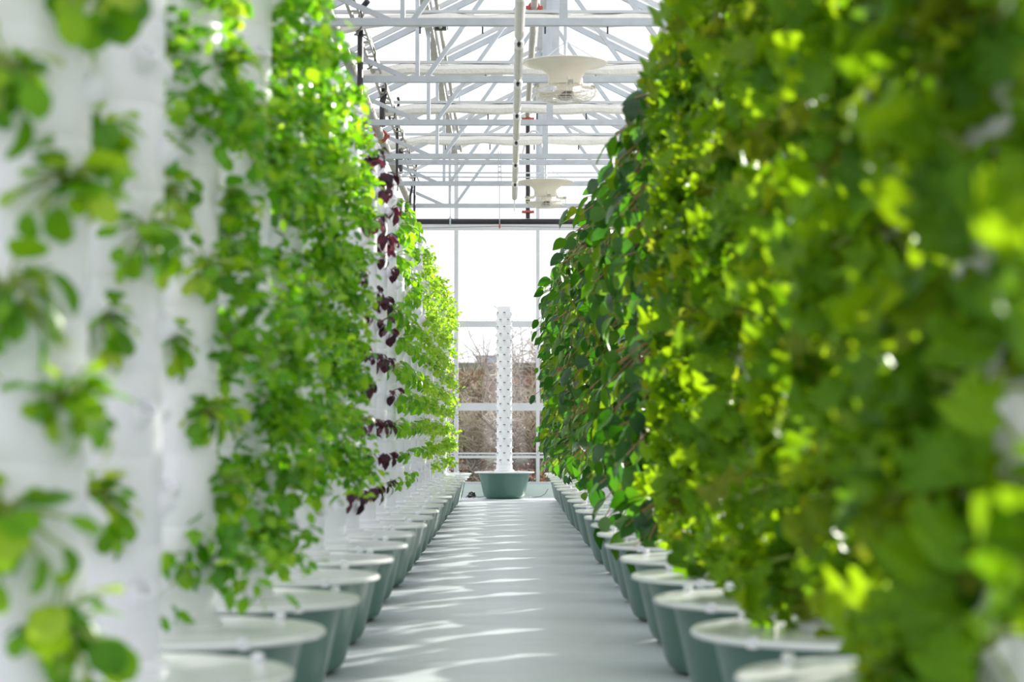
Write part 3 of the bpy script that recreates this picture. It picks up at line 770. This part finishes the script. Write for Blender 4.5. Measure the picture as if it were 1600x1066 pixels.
# ------------------------------------------------------------------ outside the end wall
gm = MB().box((0, 90, -0.16), (400, 400, 0.1)); struct('ground', gm, M['ground'], 'winter ground outside the greenhouse')
b = thing('brick_building', 'red brick building with flat roof behind the bare shrubs', 'building', (0, 80, 0))
part('wall', MB().box((0, 4, 1.7), (26, 8, 3.4)), M['brick'], b)
part('parapet', MB().box((0, 4, 3.5), (26.4, 8.4, 0.28)), M['roofgrey'], b)
part('stone_panel', MB().box((0.42, -0.04, 0.9), (0.32, 0.12, 1.7)), M['stone'], b)
part('stone_panel', MB().box((-0.55, -0.04, 1.4), (0.3, 0.12, 1.0)), M['stone'], b)
for x in (-6.5, -4.4, -1.9, 1.0, 3.2, 5.6):
    w = part('window', MB().box((x, -0.03, 1.9), (0.9, 0.1, 1.3)), M['stone'], b)
    part('pane', MB().box((x, -0.09, 1.9), (0.76, 0.04, 1.15)), M['pane'], w)
rp = thing('rooftop_unit', 'blue-grey rooftop box on the brick building', 'rooftop unit', (-0.62, 83, 3.64))
part('casing', MB().box((0, 0, .17), (1.35, 1.6, .34)), M['bluegrey'], rp)
part('cap', MB().box((0, 0, .36), (1.42, 1.7, .04)), M['roofgrey'], rp)
sp = thing('church_spire', 'slim grey spire rising behind the brick building', 'spire', (0.22, 92, 0))
part('tower_shaft', MB().box((0, 0, 1.9), (.36, .36, 3.8)), M['bluegrey'], sp)
part('spire_cone', MB().lathe([(.22, 3.8), (.10, 4.3), (.0, 5.2)], 8), M['bluegrey'], sp)

def bare_tree(loc, h, spread, seed, name, label, tw, n=24):
    q = random.Random(seed); t = thing(name, label, 'shrub', loc, 'bare shrubs outside')
    tr = MB(); tg = MB()
    for s in range(q.randint(3, 5)):
        p = Vector((q.uniform(-.15, .15), q.uniform(-.15, .15), 0)); d = direction(q.uniform(0, 6.28), q.uniform(.75, 1.4)); L = h * q.uniform(.7, 1.0)
        pts = [p.copy()]
        for k in range(6):
            d = (d + Vector((q.gauss(0, .16), q.gauss(0, .16), q.gauss(.03, .1)))).normalized(); p = p + d * L / 6; pts.append(p.copy())
        r0 = .016 + .008 * h * q.random()
        tr.tube(pts, [r0 * (1 - k / 8) for k in range(7)], 6)
        for k in range(n):
            i = q.randint(0, 5); b0 = pts[i].lerp(pts[i + 1], q.random()); bd = direction(q.uniform(0, 6.28), q.uniform(-.3, 1.2)); bl = spread * q.uniform(.25, .75)
            bp = [b0]; c = b0
            for m in range(4):
                bd = (bd + Vector((q.gauss(0, .25), q.gauss(0, .25), q.gauss(.03, .2)))).normalized(); c = c + bd * bl / 4; bp.append(c)
            tg.tube(bp, [.017, .014, .011, .009, .006], 3, 0, False)
            for m in range(6):
                e0 = bp[q.randint(1, 4)]; ed = (bd + Vector((q.gauss(0, .7), q.gauss(0, .7), q.gauss(0, .6)))).normalized(); el = bl * q.uniform(.2, .5)
                tg.tube([e0, e0 + ed * el * .5, e0 + (ed + Vector((q.gauss(0, .25), 0, q.gauss(0, .25)))) * el], [.009, .007, .004], 3, 0, False)
    part('trunk', tr, M['bark'], t, True)
    o = part('twigs', tg, M[tw], t); o['kind'] = 'stuff'
SH = [(-1.9, 34.5, 2.2, 1.7), (-1.05, 36, 2.0, 1.6), (-.55, 33, 1.5, 1.4), (.15, 35.5, 1.9, 1.5), (.75, 34, 1.9, 1.6), (1.5, 37, 2.1, 1.7),
      (-1.5, 41, 2.7, 1.9), (-.6, 43, 2.3, 1.9), (.5, 42, 2.3, 1.9), (1.4, 44, 2.6, 2.0), (-2.6, 46, 3.2, 2.2), (-1.6, 50, 3.1, 2.1), (2.6, 47, 3.0, 2.2), (0.9, 52, 2.8, 2.0), (-.9, 33.2, .9, 1.2), (.45, 32.6, .9, 1.2), (-1.3, 47, 3.3, 2.4), (-.2, 48, 3.0, 2.3), (.6, 49.5, 3.3, 2.3), (1.7, 48.5, 3.2, 2.3), (-2.0, 38.5, 2.7, 1.9)]
SH.sort(key=lambda s: s[1])
for k, (x, y, h, s) in enumerate(SH):
    bare_tree((x, y, -0.11), h, s, 70 + k, 'bare_shrub', f'bare twiggy winter shrub beyond the end glazing, {ORD[k]} nearest the glass', 'twig' if k % 2 else 'twig2')
for k, (x, y, w) in enumerate(((-1.25, 31.5, 'far left'), (-.85, 31.0, 'left'), (-.25, 31.8, 'middle'), (.18, 31.3, 'right'), (.5, 31.6, 'far right'))):
    s = thing('autumn_shrub', f'low shrub with rusty orange leaves outside the glass, {w} one', 'shrub', (x, y, -.1), 'rusty low shrubs')
    st, fo = bush('autumn', 900 + k, 90, .26, .026, LM['autumn'], M['bark'])
    o = link('stems', st, s, None, Matrix.Translation((0, 0, .12)) @ Matrix.Rotation(-pi / 2, 4, 'Y')); f = link('foliage', fo, s, None, Matrix.Translation((0, 0, .16)) @ Matrix.Rotation(-pi / 2, 4, 'Y') @ Matrix.Diagonal((1.5, 1.5, 1.5, 1))); f['kind'] = 'stuff'
print('objects', len(bpy.data.objects))
